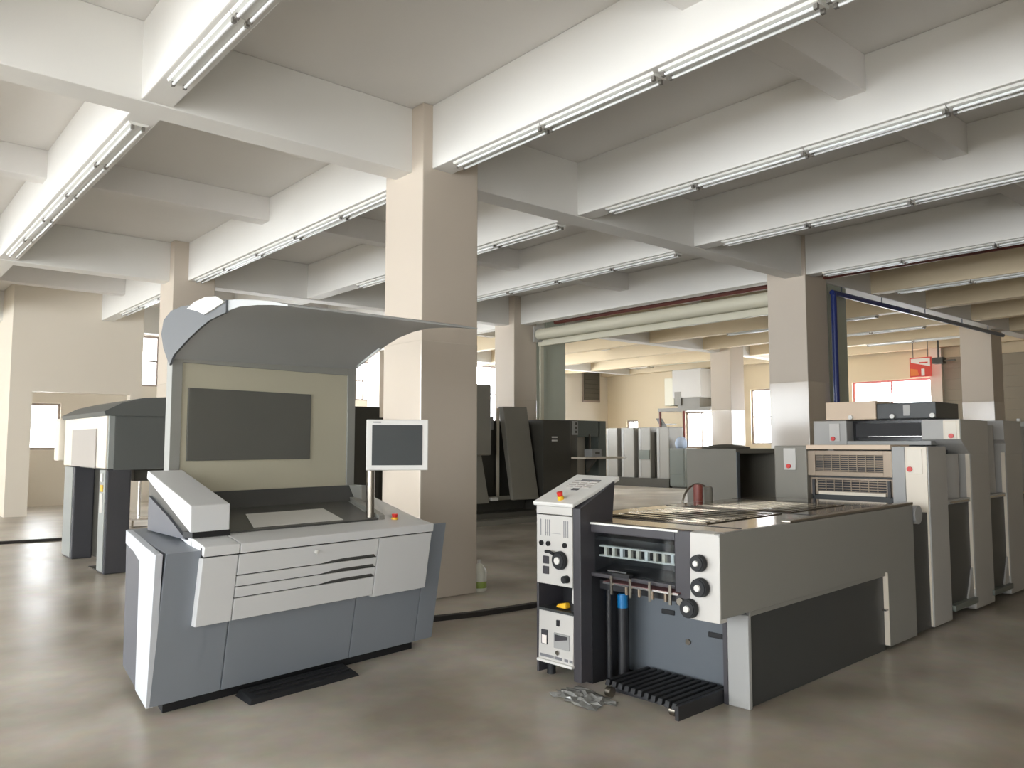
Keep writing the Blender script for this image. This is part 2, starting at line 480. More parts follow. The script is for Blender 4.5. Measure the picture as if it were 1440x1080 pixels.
# carcass
hexa('carcass', 'console_grey', ((-.085, vf(.06) + .012, .06), (2.085, vf(.06) + .012, .06), (2.37, .96, .06), (.19, .96, .06)),
     ((-.085, vf(.93) + .012, .93), (2.085, vf(.93) + .012, .93), (2.37, 1.02, .965), (.205, 1.02, .965)), CON, .006)
fpanel('lower_panel', 'console_grey', -.1, .335, .06, .935, .0)
fpanel('lower_panel', 'console_grey', .342, 1.30, .06, .60, .0)
fpanel('lower_panel', 'console_grey', 1.307, 1.915, .06, .60, .0)
fpanel('lower_panel', 'console_grey', 1.922, 2.10, .06, .95, .0)
# silver front
o = fpanel('side_door', 'silver_panel', .10, .325, .492, .893, .045)
fpanel('side_door', 'silver_panel', 1.415, 1.915, .478, .893, .045)
fpanel('backing', 'seam_black', .11, 1.91, .50, .95, .03)
ZD = [(.768, .893), (.699, .762), (.631, .693), (.494, .625)]
for i, (a, b_) in enumerate(ZD):
    dr = fpanel('drawer', 'silver_panel', .333, 1.407, a, b_, .045)
    if i < 3:
        pts = [(.93, a), (1.03, a + .013), (1.12, a + .018), (1.375, a + .018), (1.388, a + .01), (1.388, a)]
        bm = bmesh.new()
        A = [bm.verts.new((p[0], vf(p[1]) - .0462, p[1])) for p in pts]; B = [bm.verts.new((p[0], vf(p[1]) - .02, p[1])) for p in pts]
        bm.faces.new(A); bm.faces.new(B[::-1])
        for k in range(6): bm.faces.new((A[k], B[k], B[(k + 1) % 6], A[(k + 1) % 6]))
        finish(bm, 'handle_recess', 'console_dark', dr)
    else:
        pass
    if i == 0:
        cyl('knob', 'white_plastic', (.886, vf(.852) - .045, .852), (.886, vf(.852) - .07, .852), .016, .013, 16, dr, .003)
# front lip over the drawers
for (ua, ub, uc, ud) in ((.10, .327, .38, .16), (.334, 1.925, 1.98, .387)):
    hexa('front_lip', 'silver_panel', ((ua, vf(.90) - .05, .90), (ub, vf(.90) - .05, .90), (uc, .02, .93), (ud, .02, .93)),
         ((ua, vf(.96) - .045, .958), (ub, vf(.96) - .045, .958), (uc, .03, .988), (ud, .03, .988)), CON, .005)
# sloping desk
def dz(v): return .985 + .1 * v
def dpl(name, m, pts, t0, t1, parent=CON, b=.003):
    bm = bmesh.new()
    A = [bm.verts.new((p[0], p[1], dz(p[1]) + t0)) for p in pts]; B = [bm.verts.new((p[0], p[1], dz(p[1]) + t1)) for p in pts]
    n = len(pts); bm.faces.new(A[::-1]); bm.faces.new(B)
    for k in range(n): bm.faces.new((A[k], A[(k + 1) % n], B[(k + 1) % n], B[k]))
    bev(bm, b)
    return finish(bm, name, m, parent)
dpl('desk_top', 'silver_panel', [(.16, .03), (1.99, .03), (2.38, 1.02), (.42, 1.02)], -.06, -.004)
dpl('desk_bed', 'console_dark', [(.40, .075), (1.62, .075), (2.02, .98), (.56, .98)], -.004, .004)
dpl('desk_rim', 'console_dark', [(.40, .06), (1.64, .06), (1.62, .075), (.40, .075)], -.004, .008, b=0)
dpl('desk_side', 'board_frame', [(1.645, .06), (1.70, .06), (2.12, .98), (2.05, .98)], -.004, .03)
ps = dpl('proof_sheet', 'paper', [(.64, .13), (1.37, .13), (1.53, .60), (.86, .60)], .005, .007, None, 0)
# a sheet lies on the desk: a thing of its own
ps.matrix_world = Matrix.Translation((1.533, 4.898, 0)) @ Matrix.Rotation(R(8.7), 4, 'Z')
tag(ps, 'blank white sheet lying on the sloping desk of the control console', 'paper')
# left side: light trim frame and darker inset panel
def side(v, z):     # point on the left side plane
    t = (v + .04) / 1.02
    return (-.1 + .3 * t - .004, v, z)
def spanel(name, m, pts, off, b=.003):
    bm = bmesh.new()
    A = [bm.verts.new(Vector(side(*p)) + Vector((-off, 0, 0))) for p in pts]; B = [bm.verts.new(Vector(side(*p)) + Vector((.03, 0, 0))) for p in pts]
    n = len(pts); bm.faces.new(A); bm.faces.new(B[::-1])
    for k in range(n): bm.faces.new((A[k], B[k], B[(k + 1) % n], A[(k + 1) % n]))
    bev(bm, b)
    return finish(bm, name, m, CON)
spanel('side_trim', 'console_side', [(vf(.06), .06), (vf(.93), .935), (.20, .942), (.60, .955), (.98, .965), (.98, .875), (.62, .865), (.36, .835), (.36, .06)], .012)
spanel('side_panel', 'console_inset', [(.37, .06), (.37, .825), (.62, .855), (.98, .865), (.96, .06)], .004)
# scanner arm at the left of the desk
hexa('scanner_arm', 'silver_panel', ((.13, -.01, 1.02), (.388, -.01, 1.02), (.505, .86, 1.318), (.258, .86, 1.318)),
     ((.13, -.01, 1.18), (.386, -.01, 1.182), (.51, .86, 1.372), (.262, .86, 1.372)), CON, .008)
prism_skew('arm_support', 'console_dark', [(.02, .965), (.90, .975), (.90, 1.345), (.66, 1.25), (.30, 1.11), (.05, 1.015)], lambda p: (.165 + .145 * p[0], p[0], p[1]), lambda p: (.28 + .145 * p[0], p[0], p[1]), CON)
prism_skew('arm_cheek', 'console_inset', [(.10, .97), (.84, .97), (.84, 1.20), (.45, 1.09)], lambda p: (.145 + .145 * p[0], p[0], p[1]), lambda p: (.166 + .145 * p[0], p[0], p[1]), CON)
box('arm_foot', 'seam_black', .15, .40, .0, .12, .985, 1.02, CON)
# back board
boxes('board_frame', 'board_frame', [(.465, .545, .97, 1.05, .98, 2.24), (2.04, 2.12, .97, 1.05, .98, 2.30), (.545, 2.04, .97, 1.05, 2.15, 2.26)], CON, .004)
box('board', 'board_beige', .545, 2.04, .985, 1.04, 1.0, 2.15, CON)
box('board_screen', 'board_dark', .595, 1.66, .968, .99, 1.432, 1.968, CON, .004)
prism('desk_upstand', 'console_dark', [(.86, 1.07), (.97, 1.09), (.97, 1.20), (.95, 1.20)], 'x', .50, 2.05, CON)
box('board_foot', 'board_frame', 2.05, 2.16, .78, 1.05, 1.04, 1.20, CON, .004)
# hood
under = [(.97, 2.20), (.90, 2.235), (.70, 2.325), (.55, 2.385), (.41, 2.43), (.24, 2.462), (.06, 2.475), (-.15, 2.462), (-.32, 2.442), (-.49, 2.415)]
over = [(-.49, 2.425), (-.30, 2.468), (-.12, 2.498), (.06, 2.522), (.24, 2.54), (.42, 2.553), (.60, 2.555), (.78, 2.54), (.95, 2.50), (1.05, 2.44), (1.08, 2.36), (1.03, 2.26)]
hood = prism_skew('hood', 'hood_grey', under + over, lambda p: (.455, p[0], p[1] - .03), lambda p: (2.13, p[0], p[1] + .015), CON)
prism('hood_end_shade', 'hood_end_shade', [(.96, 2.12), (.90, 2.19), (.70, 2.285), (.55, 2.345), (.41, 2.39), (.20, 2.42), (.20, 2.505), (.42, 2.52), (.60, 2.522), (.80, 2.53), (.96, 2.515), (1.07, 2.46), (1.10, 2.36), (1.06, 2.25)], 'x', .438, .455, CON)  # dark cover over the hood's left end, painted as its shaded side
prism('hood_end_lit', 'white_plastic', [(.70, 2.500), (.60, 2.535), (.45, 2.552), (.30, 2.538), (.20, 2.49), (.36, 2.452), (.46, 2.432), (.56, 2.468)], 'x', .424, .438, CON)  # white crescent painting the daylight on the hood's end face
tube('light_strip', 'lamp_tube', [(2.10, .92, 2.235), (2.10, .80, 2.288), (2.10, .62, 2.365)], .012, CON)
# monitor on its post
cyl('monitor_post', 'steel', (1.64, .16, 1.0), (1.64, .16, 1.353), .032, seg=20, parent=CON)
MON = box('monitor', 'white_plastic', -.238, .238, -.025, .025, -.197, .197, CON, .008)
MON.location = (1.86, .11, 1.548); MON.rotation_euler = (0, 0, R(-41))
box('screen', 'screen_dark', -.194, .194, -.029, -.024, -.158, .155, MON)
box('maker_mark', 'ink_print', -.185, -.125, -.0275, -.024, .171, .180, MON)
box('monitor_back', 'white_plastic', -.15, .15, .02, .07, -.13, .13, MON, .02)
# emergency stop
es = cyl('stop_button_base', 'yellow_plastic', (1.765, .02, .982), (1.765, .02, 1.0), .026, seg=16, parent=CON)
cyl('stop_button', 'red_plastic', (1.765, .02, 1.0), (1.765, .02, 1.028), .02, .024, 16, es, .003)
# foot bar on the floor
fb = thing('foot_step', 'low black rubber foot step on the floor in front of the control console', 'step', (1.533, 4.898, 0), R(8.7))
hexa('tread', 'black_rubber', ((.40, -.27, 0), (1.22, -.27, 0), (1.26, -.03, 0), (.44, -.03, 0)), ((.42, -.25, .028), (1.20, -.25, .028), (1.24, -.05, .04), (.46, -.05, .04)), fb, .005)
for k in range(3): box('rib', 'seam_black', .47, 1.18, -.21 + k * .06, -.195 + k * .06, .028, .042, fb)

# ================================================================== OFFSET PRESS (right)
PR = thing('offset_press', 'long grey offset printing press with delivery end, knobs and rows of unit towers', 'printing press', (4.158, 2.696, 0), R(2.4))
W = 1.42
# near side
prism('side_guard', 'press_side', [(-.315, .565), (-.315, 1.045), (2.51, 1.062), (2.51, .03), (1.985, .03), (1.985, .585), (1.94, .59)], 'y', -.004, .034, PR, .006)
prism('side_guard', 'press_side', [(-.2, .55), (-.2, 1.045), (2.51, 1.062), (2.51, .03)], 'y', W, W + .04, PR, .006)
box('guard_edge', 'press_light', 1.976, 1.986, -.002, .033, .04, .58, PR)  # pale strip standing in for daylight on the guard leg's edge
box('guard_clip', 'chrome', 1.93, 1.985, .0, .03, .30, .312, PR)
prism('side_base', 'press_dark', [(.02, .0), (.02, .56), (1.985, .585), (1.985, .0)], 'y', .034, .12, PR, .004)
prism('base_ledge', 'press_side', [(.02, .535), (.02, .565), (1.97, .588), (1.97, .555)], 'y', .012, .05, PR, .004)
box('front_post', 'press_post', -.005, .03, .012, .155, 0, .545, PR, .008)
box('front_post_edge', 'press_frame', -.004, .12, .157, .185, 0, .545, PR)
box('body', 'press_dark', .22, 2.9, .12, W, .02, 1.0, PR)
# white operator panel with three hand wheels
prism('operator_panel', 'white_panel', [(-.325, .545), (-.315, 1.04), (-.25, 1.05), (-.25, .545)], 'y', -.003, .195, PR, .006)
def wheel(v, z, r, u0=-.325):
    k = cyl('hand_wheel', 'black_rubber', (u0, v, z), (u0 - .045, v, z), r, r * .92, 24, PR, .006)
    cyl('wheel_hub', 'white_plastic', (u0 - .044, v, z), (u0 - .056, v, z), r * .36, r * .32, 16, k)
    return k
wheel(.12, .872, .050); wheel(.112, .735, .056); wheel(.188, .607, .056)
# delivery window
boxes('window_surround', 'press_frame', [(-.28, -.20, .20, .33, .60, 1.04), (-.28, -.20, 1.005, 1.075, .68, 1.04), (-.28, -.20, .33, 1.005, .975, 1.04), (-.28, -.20, .33, 1.005, .69, .715)], PR, .006)
box('top_trim', 'lamp_white', -.288, -.274, .30, 1.07, 1.028, 1.040, PR)
box('window_glass', 'smoked_glass', -.246, -.240, .33, 1.005, .715, .975, PR)
box('window_back', 'press_black', .0, .02, .22, 1.08, .60, 1.02, PR)
box('window_visor', 'press_black', -.235, -.05, .34, 1.0, .925, .945, PR)
rail = boxes('sheet_rail', 'lamp_white', [(-.228, -.19, .36, .965, .880, .890), (-.228, -.19, .36, .965, .818, .828)], PR)  # chrome rail coloured white to carry its bright reflection
for k in range(9): box('rail_cell', 'machine_cream' if k % 3 else 'lamp_tube', -.224, -.20, .375 + k * .066, .398 + k * .066, .828, .880, rail)
prism('window_sill', 'press_black', [(-.235, .715), (-.05, .74), (-.05, .75), (-.235, .72)], 'y', .335, 1.0, PR)
# jogger tray under the window
tr = prism('jogger_tray', 'rose_metal', [(-.30, .665), (-.30, .673), (-.12, .70), (-.12, .69)], 'y', .29, .87, PR)
box('tray_edge', 'chrome', -.306, -.298, .29, .87, .660, .672, tr)
for k in range(4): box('jogger_hook', 'steel', -.315, -.306, .335 + k * .15, .352 + k * .15, .60, .715, tr)
box('tray_handle', 'seam_black', -.30, -.26, .66, .80, .71, .735, tr)
box('handle_bar', 'chrome', -.305, -.295, .68, .83, .742, .750, tr)
for k in range(4): cyl('jogger_stud', 'grille_steel', (-.25, .42 + k * .1, .60), (-.25, .42 + k * .1, .665), .012, seg=10, parent=tr)
cyl('tray_roller', 'steel', (-.30, .285, .625), (-.26, .285, .625), .022, seg=14, parent=tr)
# lower bay
box('bay_back', 'press_bluegrey', .10, .16, .20, .985, .02, .62, PR)
box('bay_side', 'press_black', -.28, .20, .985, 1.06, .0, .70, PR)
box('bay_roof', 'press_black', -.2, .2, .20, 1.0, .60, .66, PR)
for (v, z) in ((.655, .455), (.30, .365)): box('slot', 'seam_black', .088, .10, v - .05, v + .05, z - .016, z + .016, PR, .005)
cyl('bay_lock', 'steel', (.10, .50, .29), (.085, .50, .29), .018, seg=14, parent=PR)
cyl('lift_column', 'press_black', (-.06, .91, .02), (-.06, .91, .47), .034, seg=16, parent=PR)
cyl('column_cap', 'blue_plastic', (-.06, .91, .46), (-.06, .91, .56), .036, seg=16, parent=PR, b=.008)
cyl('lift_rod', 'press_black', (-.15, .95, .02), (-.15, .95, .62), .02, seg=12, parent=PR)
box('tag', 'yellow_plastic', -.285, -.28, 1.0, 1.03, .20, .225, PR)
# control cabinet at the left of the delivery
prism('cabinet_side', 'press_frame', [(-.385, .02), (-.385, 1.13), (-.03, 1.30), (-.06, 1.05), (-.06, .02)], 'y', .99, 1.055, PR, .004)
prism('cabinet_side', 'press_frame', [(-.385, .02), (-.385, 1.13), (-.03, 1.30), (-.06, 1.05), (-.06, .02)], 'y', 1.375, 1.395, PR, .004)
box('cabinet_back', 'press_black', -.14, -.08, 1.055, 1.375, .04, 1.05, PR)
prism('cabinet_body', 'press_black', [(-.34, .62), (-.34, 1.13), (-.06, 1.26), (-.09, .62)], 'y', 1.056, 1.374, PR)
fp = box('cabinet_face', 'white_panel', -.392, -.34, 1.056, 1.385, .615, 1.075, PR, .004)
box('cabinet_header', 'white_panel', -.394, -.34, 1.056, 1.385, 1.082, 1.135, PR, .004)
for (v, n) in ((1.345, 1), (1.30, 3), (1.13, 3)):
    for k in range(n): box('scale_mark', 'ink_print', -.3935, -.391, v - k * .018 - .003, v - k * .018 + .003, .935, 1.045, fp)
for v in (1.335, 1.27, 1.118): cyl('dial', 'black_gloss', (-.392, v, .885), (-.405, v, .885), .017, seg=14, parent=fp)
box('print_line', 'ink_print', -.3935, -.391, 1.16, 1.30, .955, .957, fp)
for z in (.775, .707): box('push_button', 'press_frame', -.402, -.391, 1.268, 1.318, z - .026, z + .026, fp, .003)
k = cyl('crank_wheel', 'black_rubber', (-.392, 1.155, .785), (-.43, 1.155, .785), .062, .058, 24, fp, .006)
cyl('wheel_hub', 'white_plastic', (-.425, 1.155, .785), (-.440, 1.155, .785), .024, seg=16, parent=k)
tube('crank_handle', 'black_rubber', [(-.43, 1.19, .825), (-.44, 1.22, .84), (-.44, 1.255, .838)], .011, k)
cyl('lock_knob', 'black_rubber', (-.392, 1.10, .668), (-.435, 1.10, .668), .026, .024, 16, fp, .004)
# gap with small parts
box('gap_floor', 'press_dark', -.39, -.10, 1.056, 1.375, .435, .452, PR)
cyl('pressure_cup', 'white_plastic', (-.30, 1.10, .50), (-.30, 1.10, .60), .036, .03, 18, PR, .005)
cyl('cup_base', 'black_rubber', (-.30, 1.10, .452), (-.30, 1.10, .50), .045, seg=18, parent=PR)
hexa('yellow_cover', 'yellow_plastic', ((-.36, 1.15, .462), (-.30, 1.15, .462), (-.30, 1.24, .462), (-.36, 1.24, .462)), ((-.35, 1.16, .50), (-.31, 1.16, .50), (-.31, 1.23, .485), (-.35, 1.23, .485)), PR, .008)
# lower white box
lb = prism('lower_box', 'white_panel', [(-.392, .105), (-.385, .435), (-.16, .435), (-.16, .105)], 'y', 1.056, 1.372, PR, .006)
box('switch', 'press_black', -.397, -.386, 1.178, 1.20, .35, .39, lb)
boxes('display', 'press_frame', [(-.397, -.386, 1.285, 1.342, .215, .31)], lb, .003)
box('display_paper', 'sign_white', -.399, -.396, 1.290, 1.332, .220, .275, lb)
box('pocket', 'press_post', -.397, -.386, 1.085, 1.225, .205, .305, lb, .004)
prism('pocket_shade', 'press_frame', [(1.10, .295), (1.215, .295), (1.215, .25), (1.10, .275)], 'x', -.399, -.396, lb)
cyl('box_lock', 'chrome', (-.388, 1.19, .178), (-.40, 1.19, .178), .016, seg=14, parent=lb)
for v0, v1 in ((1.23, 1.355), (1.155, 1.22), (1.10, 1.13), (1.06, 1.085)):
    box('print_band', 'ink_print', -.3945, -.389, v0, v1, .132, .15, lb)
box('box_lip', 'white_plastic', -.412, -.38, 1.05, 1.372, .100, .118, lb, .005)
for v in (1.09, 1.34): cyl('foot', 'black_rubber', (-.30, v, 0), (-.30, v, .105), .03, seg=14, parent=PR)
# slanted control desk
ld = hexa('control_desk', 'white_plastic', ((-.41, 1.03, 1.135), (-.41, 1.40, 1.135), (.035, 1.40, 1.308), (.035, 1.0, 1.302)), ((-.415, 1.03, 1.162), (-.415, 1.40, 1.162), (.035, 1.40, 1.335), (.035, 1.0, 1.330)), PR, .008)
def onlid(t): return 1.162 + (1.333 - 1.162) * (t + .415) / .45
for (u0, u1, v0, v1, mm) in ((-.07, -.045, 1.10, 1.27, 'ink_print'), (-.215, -.19, 1.17, 1.23, 'press_frame')):
    hexa('touch_pad', mm, ((u0, v0, onlid(u0) - .004), (u0, v1, onlid(u0) - .004), (u1, v1, onlid(u1) - .004), (u1, v0, onlid(u1) - .004)),
         ((u0, v0, onlid(u0) + .003), (u0, v1, onlid(u0) + .003), (u1, v1, onlid(u1) + .003), (u1, v0, onlid(u1) + .003)), ld)
for i in range(4):
    for j in range(3):
        u0 = -.17 + i * .03; v0 = 1.10 + j * .08
        hexa('key_row', 'feeder_inset', ((u0, v0, onlid(u0) - .004), (u0, v0 + .06, onlid(u0) - .004), (u0 + .014, v0 + .06, onlid(u0 + .014) - .004), (u0 + .014, v0, onlid(u0 + .014) - .004)),
             ((u0, v0, onlid(u0) + .003), (u0, v0 + .06, onlid(u0) + .003), (u0 + .014, v0 + .06, onlid(u0 + .014) + .003), (u0 + .014, v0, onlid(u0 + .014) + .003)), ld)
yb = cyl('stop_button_base', 'yellow_plastic', (-.36, 1.185, 1.172), (-.368, 1.185, 1.205), .022, seg=16, parent=ld)
cyl('stop_button', 'red_plastic', (-.368, 1.185, 1.203), (-.375, 1.185, 1.235), .018, .022, 16, yb, .003)
# deck
prism('deck', 'deck_metal', [(-.24, 1.02), (-.24, 1.043), (2.55, 1.068), (2.55, 1.03)], 'y', .03, W, PR, .004)
def dk(u): return 1.043 + .009 * (u + .24)
for (u0, u1, v0, v1, n) in ((.10, 1.05, .35, 1.22, 8), (1.20, 2.05, .35, 1.22, 8)):
    fr = hexa('deck_plate', 'deck_dark', ((u0, v0, dk(u0) - .002), (u1, v0, dk(u1) - .002), (u1, v1, dk(u1) - .002), (u0, v1, dk(u0) - .002)),
              ((u0, v0, dk(u0) + .006), (u1, v0, dk(u1) + .006), (u1, v1, dk(u1) + .006), (u0, v1, dk(u0) + .006)), PR)
    for k in range(n):
        a = u0 + .04 + k * (u1 - u0 - .06) / n
        hexa('slat', 'deck_metal', ((a, v0 + .03, dk(a)), (a + .045, v0 + .03, dk(a)), (a + .045, v1 - .03, dk(a)), (a, v1 - .03, dk(a))),
             ((a, v0 + .03, dk(a) + .010), (a + .045, v0 + .03, dk(a) + .010), (a + .045, v1 - .03, dk(a) + .010), (a, v1 - .03, dk(a) + .010)), fr)
for u_ in (.02, 1.12, 2.12): box('deck_joint', 'grille_dark', u_ - .008, u_ + .008, .06, 1.40, dk(u_) - .004, dk(u_) + .003, PR)
prism('deck_edge', 'steel', [(.5, 1.052), (.5, 1.068), (2.52, 1.086), (2.52, 1.065)], 'y', -.004, .06, PR, .004)
# step roll next to the first tower
cyl('guard_roll', 'press_post', (2.60, -.015, .98), (2.60, 1.30, .98), .075, seg=24, parent=PR)
box('roll_bracket', 'press_dark', 2.51, 2.885, .022, .30, .03, .98, PR)
# ---------------- tower 1 (delivery side of first unit)
box('tower_leg', 'machine_grey', 2.88, 3.33, 1.07, 1.40, .05, 1.54, PR, .01)
pl = box('control_plate', 'white_panel', 2.868, 2.88, 1.175, 1.298, 1.31, 1.515, PR, .003)
cyl('red_button', 'red_plastic', (2.868, 1.245, 1.345), (2.852, 1.245, 1.345), .021, seg=14, parent=pl)
box('tower_leg', 'press_grey', 2.90, 3.33, .0, .30, .03, 1.535, PR, .012)
box('tower_face', 'press_light', 2.888, 2.902, .01, .185, .04, 1.53, PR, .004)
box('tower_strip', 'press_post', 2.89, 2.902, .19, .295, .04, 1.53, PR, .003)
pl = box('control_plate', 'machine_cream', 2.880, 2.888, .045, .165, 1.30, 1.512, PR, .003)
cyl('red_button', 'red_plastic', (2.880, .145, 1.34), (2.865, .145, 1.34), .022, seg=14, parent=pl)
box('tower_core', 'press_dark', 2.98, 3.6, .30, 1.07, .1, 1.48, PR)
box('tower_cap', 'press_tan', 2.88, 3.3, .30, 1.075, 1.505, 1.548, PR, .004)
def grille(u, v0, v1, z0, z1, fb, ft, rows, colsn):
    fr = boxes('grille_frame', 'grille_steel', [(u, u + .03, v0, v0 + fb, z0, z1), (u, u + .03, v1 - fb, v1, z0, z1), (u, u + .03, v0 + fb, v1 - fb, z0, z0 + ft), (u, u + .03, v0 + fb, v1 - fb, z1 - ft, z1)], PR, .003)
    box('grille_back', 'seam_black', u + .02, u + .03, v0 + fb, v1 - fb, z0 + ft, z1 - ft, fr)
    for k in range(rows):
        z = z0 + ft + (k + .5) * (z1 - z0 - 2 * ft) / rows
        box('grille_bar', 'grille_steel', u + .008, u + .018, v0 + fb, v1 - fb, z - .003, z + .003, fr)
    for k in range(1, colsn):
        v = v0 + fb + k * (v1 - v0 - 2 * fb) / colsn
        box('grille_bar', 'grille_steel', u + .005, u + .012, v - .003, v + .003, z0 + ft, z1 - ft, fr)
grille(2.90, .30, 1.075, 1.262, 1.495, .075, .042, 8, 8)
grille(2.94, .30, 1.07, 1.09, 1.245, .07, .02, 5, 8)
box('grille_lip', 'press_light', 2.92, 2.94, .37, .98, 1.09, 1.118, PR)
for v in (.34, 1.03): box('grille_post', 'press_black', 2.92, 2.94, v - .012, v + .012, 1.08, 1.23, PR)
# ---------------- tier 2: first full unit
box('unit_leg', 'press_grey', 3.70, 4.5, 1.05, 1.40, .05, 1.795, PR, .012)
pl = box('control_plate', 'white_panel', 3.69, 3.70, 1.118, 1.225, 1.585, 1.765, PR, .003)
cyl('red_button', 'red_plastic', (3.69, 1.185, 1.61), (3.675, 1.185, 1.61), .022, seg=14, parent=pl)
box('unit_recess', 'black_gloss', 3.86, 4.4, .24, 1.05, 1.58, 1.79, PR)
box('recess_visor', 'seam_black', 3.76, 3.775, .28, .98, 1.62, 1.76, PR, .004)
box('recess_bar', 'chrome', 3.745, 3.76, .33, .86, 1.625, 1.632, PR)
box('unit_apron', 'press_post', 3.64, 3.86, .23, 1.02, 1.545, 1.585, PR, .004)
box('unit_core', 'press_dark', 3.4, 4.4, .25, 1.05, .1, 1.54, PR)
box('ink_cover', 'press_tan', 3.72, 4.35, .76, 1.27, 1.80, 1.985, PR, .008)
box('ink_cover', 'press_dark', 3.73, 4.35, .21, .755, 1.80, 1.955, PR, .008)
for (v, z) in ((1.01, 1.825), (.60, 1.825), (.235, 1.825)): cyl('cover_knob', 'white_plastic', (3.72, v, z), (3.70, v, z), .022, seg=14, parent=PR)
box('cover_badge', 'press_grey', 3.722, 3.73, .44, .50, 1.83, 1.93, PR)
def unit(u0, u1, uu, zt, name_plate):
    """near-side leg of a printing unit, its overhanging head, the recess and the foot step before it"""
    box('unit_leg', 'press_grey', u0, u1, .0, .34, .03, 1.47, PR, .02)
    prism('unit_head', 'press_grey', [(uu, zt), (u1, zt), (u1, 1.46), (u0, 1.46), (uu + .05, 1.56), (uu, 1.60)], 'y', .0, .34, PR, .006)
    box('leg_edge', 'press_light', u0 - .010, u0, .006, .04, .22, 1.47, PR)
    if name_plate:
        f = box('head_plate', 'press_light', uu - .012, uu, .005, .145, 1.60, zt - .01, PR, .003)
        box('control_plate', 'machine_cream', uu - .018, uu - .012, .03, .125, 1.60, 1.76, f)
        cyl('red_button', 'red_plastic', (uu - .018, .075, 1.63), (uu - .03, .075, 1.63), .022, seg=14, parent=f)
    box('recess_wall', 'press_dark', u0 - .62, u0, .03, .36, .15, 1.02, PR)
    box('recess_wall', 'press_dark', u0 - .62, u0 - .16, .14, .36, 1.06, 1.5, PR)
    cyl('recess_cover', 'press_grey', (u0 - .13, .20, 1.06), (u0 - .13, .20, 1.75 if not name_plate else 1.46), .13, seg=20, parent=PR)
    box('foot_step', 'machine_green', u0 - .60, u0, -.02, .34, .10, .15, PR, .005)
    prism('step_cheek', 'press_grey', [(u0 - .16, .15), (u0, .15), (u0, .42), (u0 - .03, .40)], 'y', .015, .05, PR)
    box('recess_shelf', 'press_post', u0 - .60, u0, .012, .32, 1.02, 1.06, PR, .006)
    box('shelf_edge', 'chrome', u0 - .55, u0 - .05, .007, .015, 1.03, 1.045, PR)
unit(3.95, 4.50, 3.72, 1.785, True)
unit(5.02, 5.60, 5.0, 1.80, False)
unit(6.10, 6.68, 6.08, 1.81, False)
unit(7.18, 7.76, 7.16, 1.81, False)
for u_ in (4.7, 5.78, 6.86):
    box('unit_core', 'press_dark', u_, u_ + .9, .36, W, .05, 1.75, PR, .01)
cyl('head_lamp', 'white_plastic', (5.93, .1, 1.81), (5.93, .1, 1.84), .02, seg=12, parent=PR)
# far-side drum, tank and hoop seen over the deck
dm = cyl('red_drum', 'red_drum', (1.90, 1.62, .80), (1.90, 1.62, 1.19), .042, seg=20, parent=PR, b=.008)
cyl('tank', 'machine_grey', (2.09, 1.62, .80), (2.06, 1.62, 1.165), .04, seg=20, parent=PR, b=.008)
tube('hoop', 'steel', [(1.86 + .0 + .24 * math.cos(a) + .12, 1.68, 1.0 + .19 * math.sin(a)) for a in [math.pi * k / 12 for k in range(13)]], .01, PR)
box('drum_shelf', 'press_dark', 1.55, 2.15, W + .04, 1.75, .76, .80, PR)

# black pallet in the delivery bay
PA = thing('delivery_pallet', 'low black slatted pallet pushed under the delivery end of the press', 'pallet', (4.158, 2.696, 0), R(2.4))
for k in range(11):
    v = .215 + k * .056
    hexa('slat', 'black_rubber', ((-.45 + .1 * k / 12, v, .05), (.06, v, .05), (.06, v + .034, .05), (-.45 + .1 * k / 12, v + .034, .05)),
         ((-.44 + .1 * k / 12, v, .085), (.06, v, .085), (.06, v + .031, .085), (-.44 + .1 * k / 12, v + .031, .085)), PA, .004)
for u_ in (-.30, -.10): box('bearer', 'press_black', u_, u_ + .05, .215, .81, .0, .05, PA)
hexa('end_bar', 'press_black', ((-.46, .19, .0), (.06, .19, .0), (.06, .215, .0), (-.46, .215, .0)), ((-.46, .19, .08), (.06, .19, .08), (.06, .215, .08), (-.46, .215, .08)), PA)
for v in (.26, .74): cyl('roller', 'steel', (-.40, v - .02, .03), (-.40, v + .02, .03), .03, seg=14, parent=PA)
# crumpled plastic film on the floor
bm = bmesh.new(); N = 12; grid = []
for i in range(N):
    for j in range(N):
        x = i / (N - 1) - .5; y = j / (N - 1) - .5
        e = max(abs(x), abs(y)) * 2
        grid.append(bm.verts.new((x * .26 * (1 + .25 * random.uniform(-1, 1)), y * .40 * (1 + .2 * random.uniform(-1, 1)), .004 + (1 - e ** 2) * random.uniform(.0, .03))))
for i in range(N - 1):
    for j in range(N - 1):
        bm.faces.new((grid[i * N + j], grid[(i + 1) * N + j], grid[(i + 1) * N + j + 1], grid[i * N + j + 1]))
fo = finish(bm, 'plastic_film', 'film'); fo.location = (3.58, 3.50, 0); fo.rotation_euler = (0, 0, R(-8))
tag(fo, 'crumpled grey plastic film on the floor in front of the black pallet', 'plastic film')

# ================================================================== THINGS NEAR THE COLUMN
bt = thing('plastic_jug', 'translucent white jug with green label at the foot of the centre column', 'jug', (5.32, 6.74, 0), R(20))
lathe('jug_body', 'bottle_plastic', [(.07, 0), (.078, .01), (.078, .20), (.07, .225), (.045, .262), (.022, .282), (.019, .292)], 24, bt)
lathe('cap', 'white_plastic', [(.020, .290), (.021, .293), (.021, .322), (.016, .326)], 16, bt)
lathe('label_band', 'bottle_label', [(.0785, .035), (.0792, .037), (.0792, .10), (.0785, .102)], 24, bt)
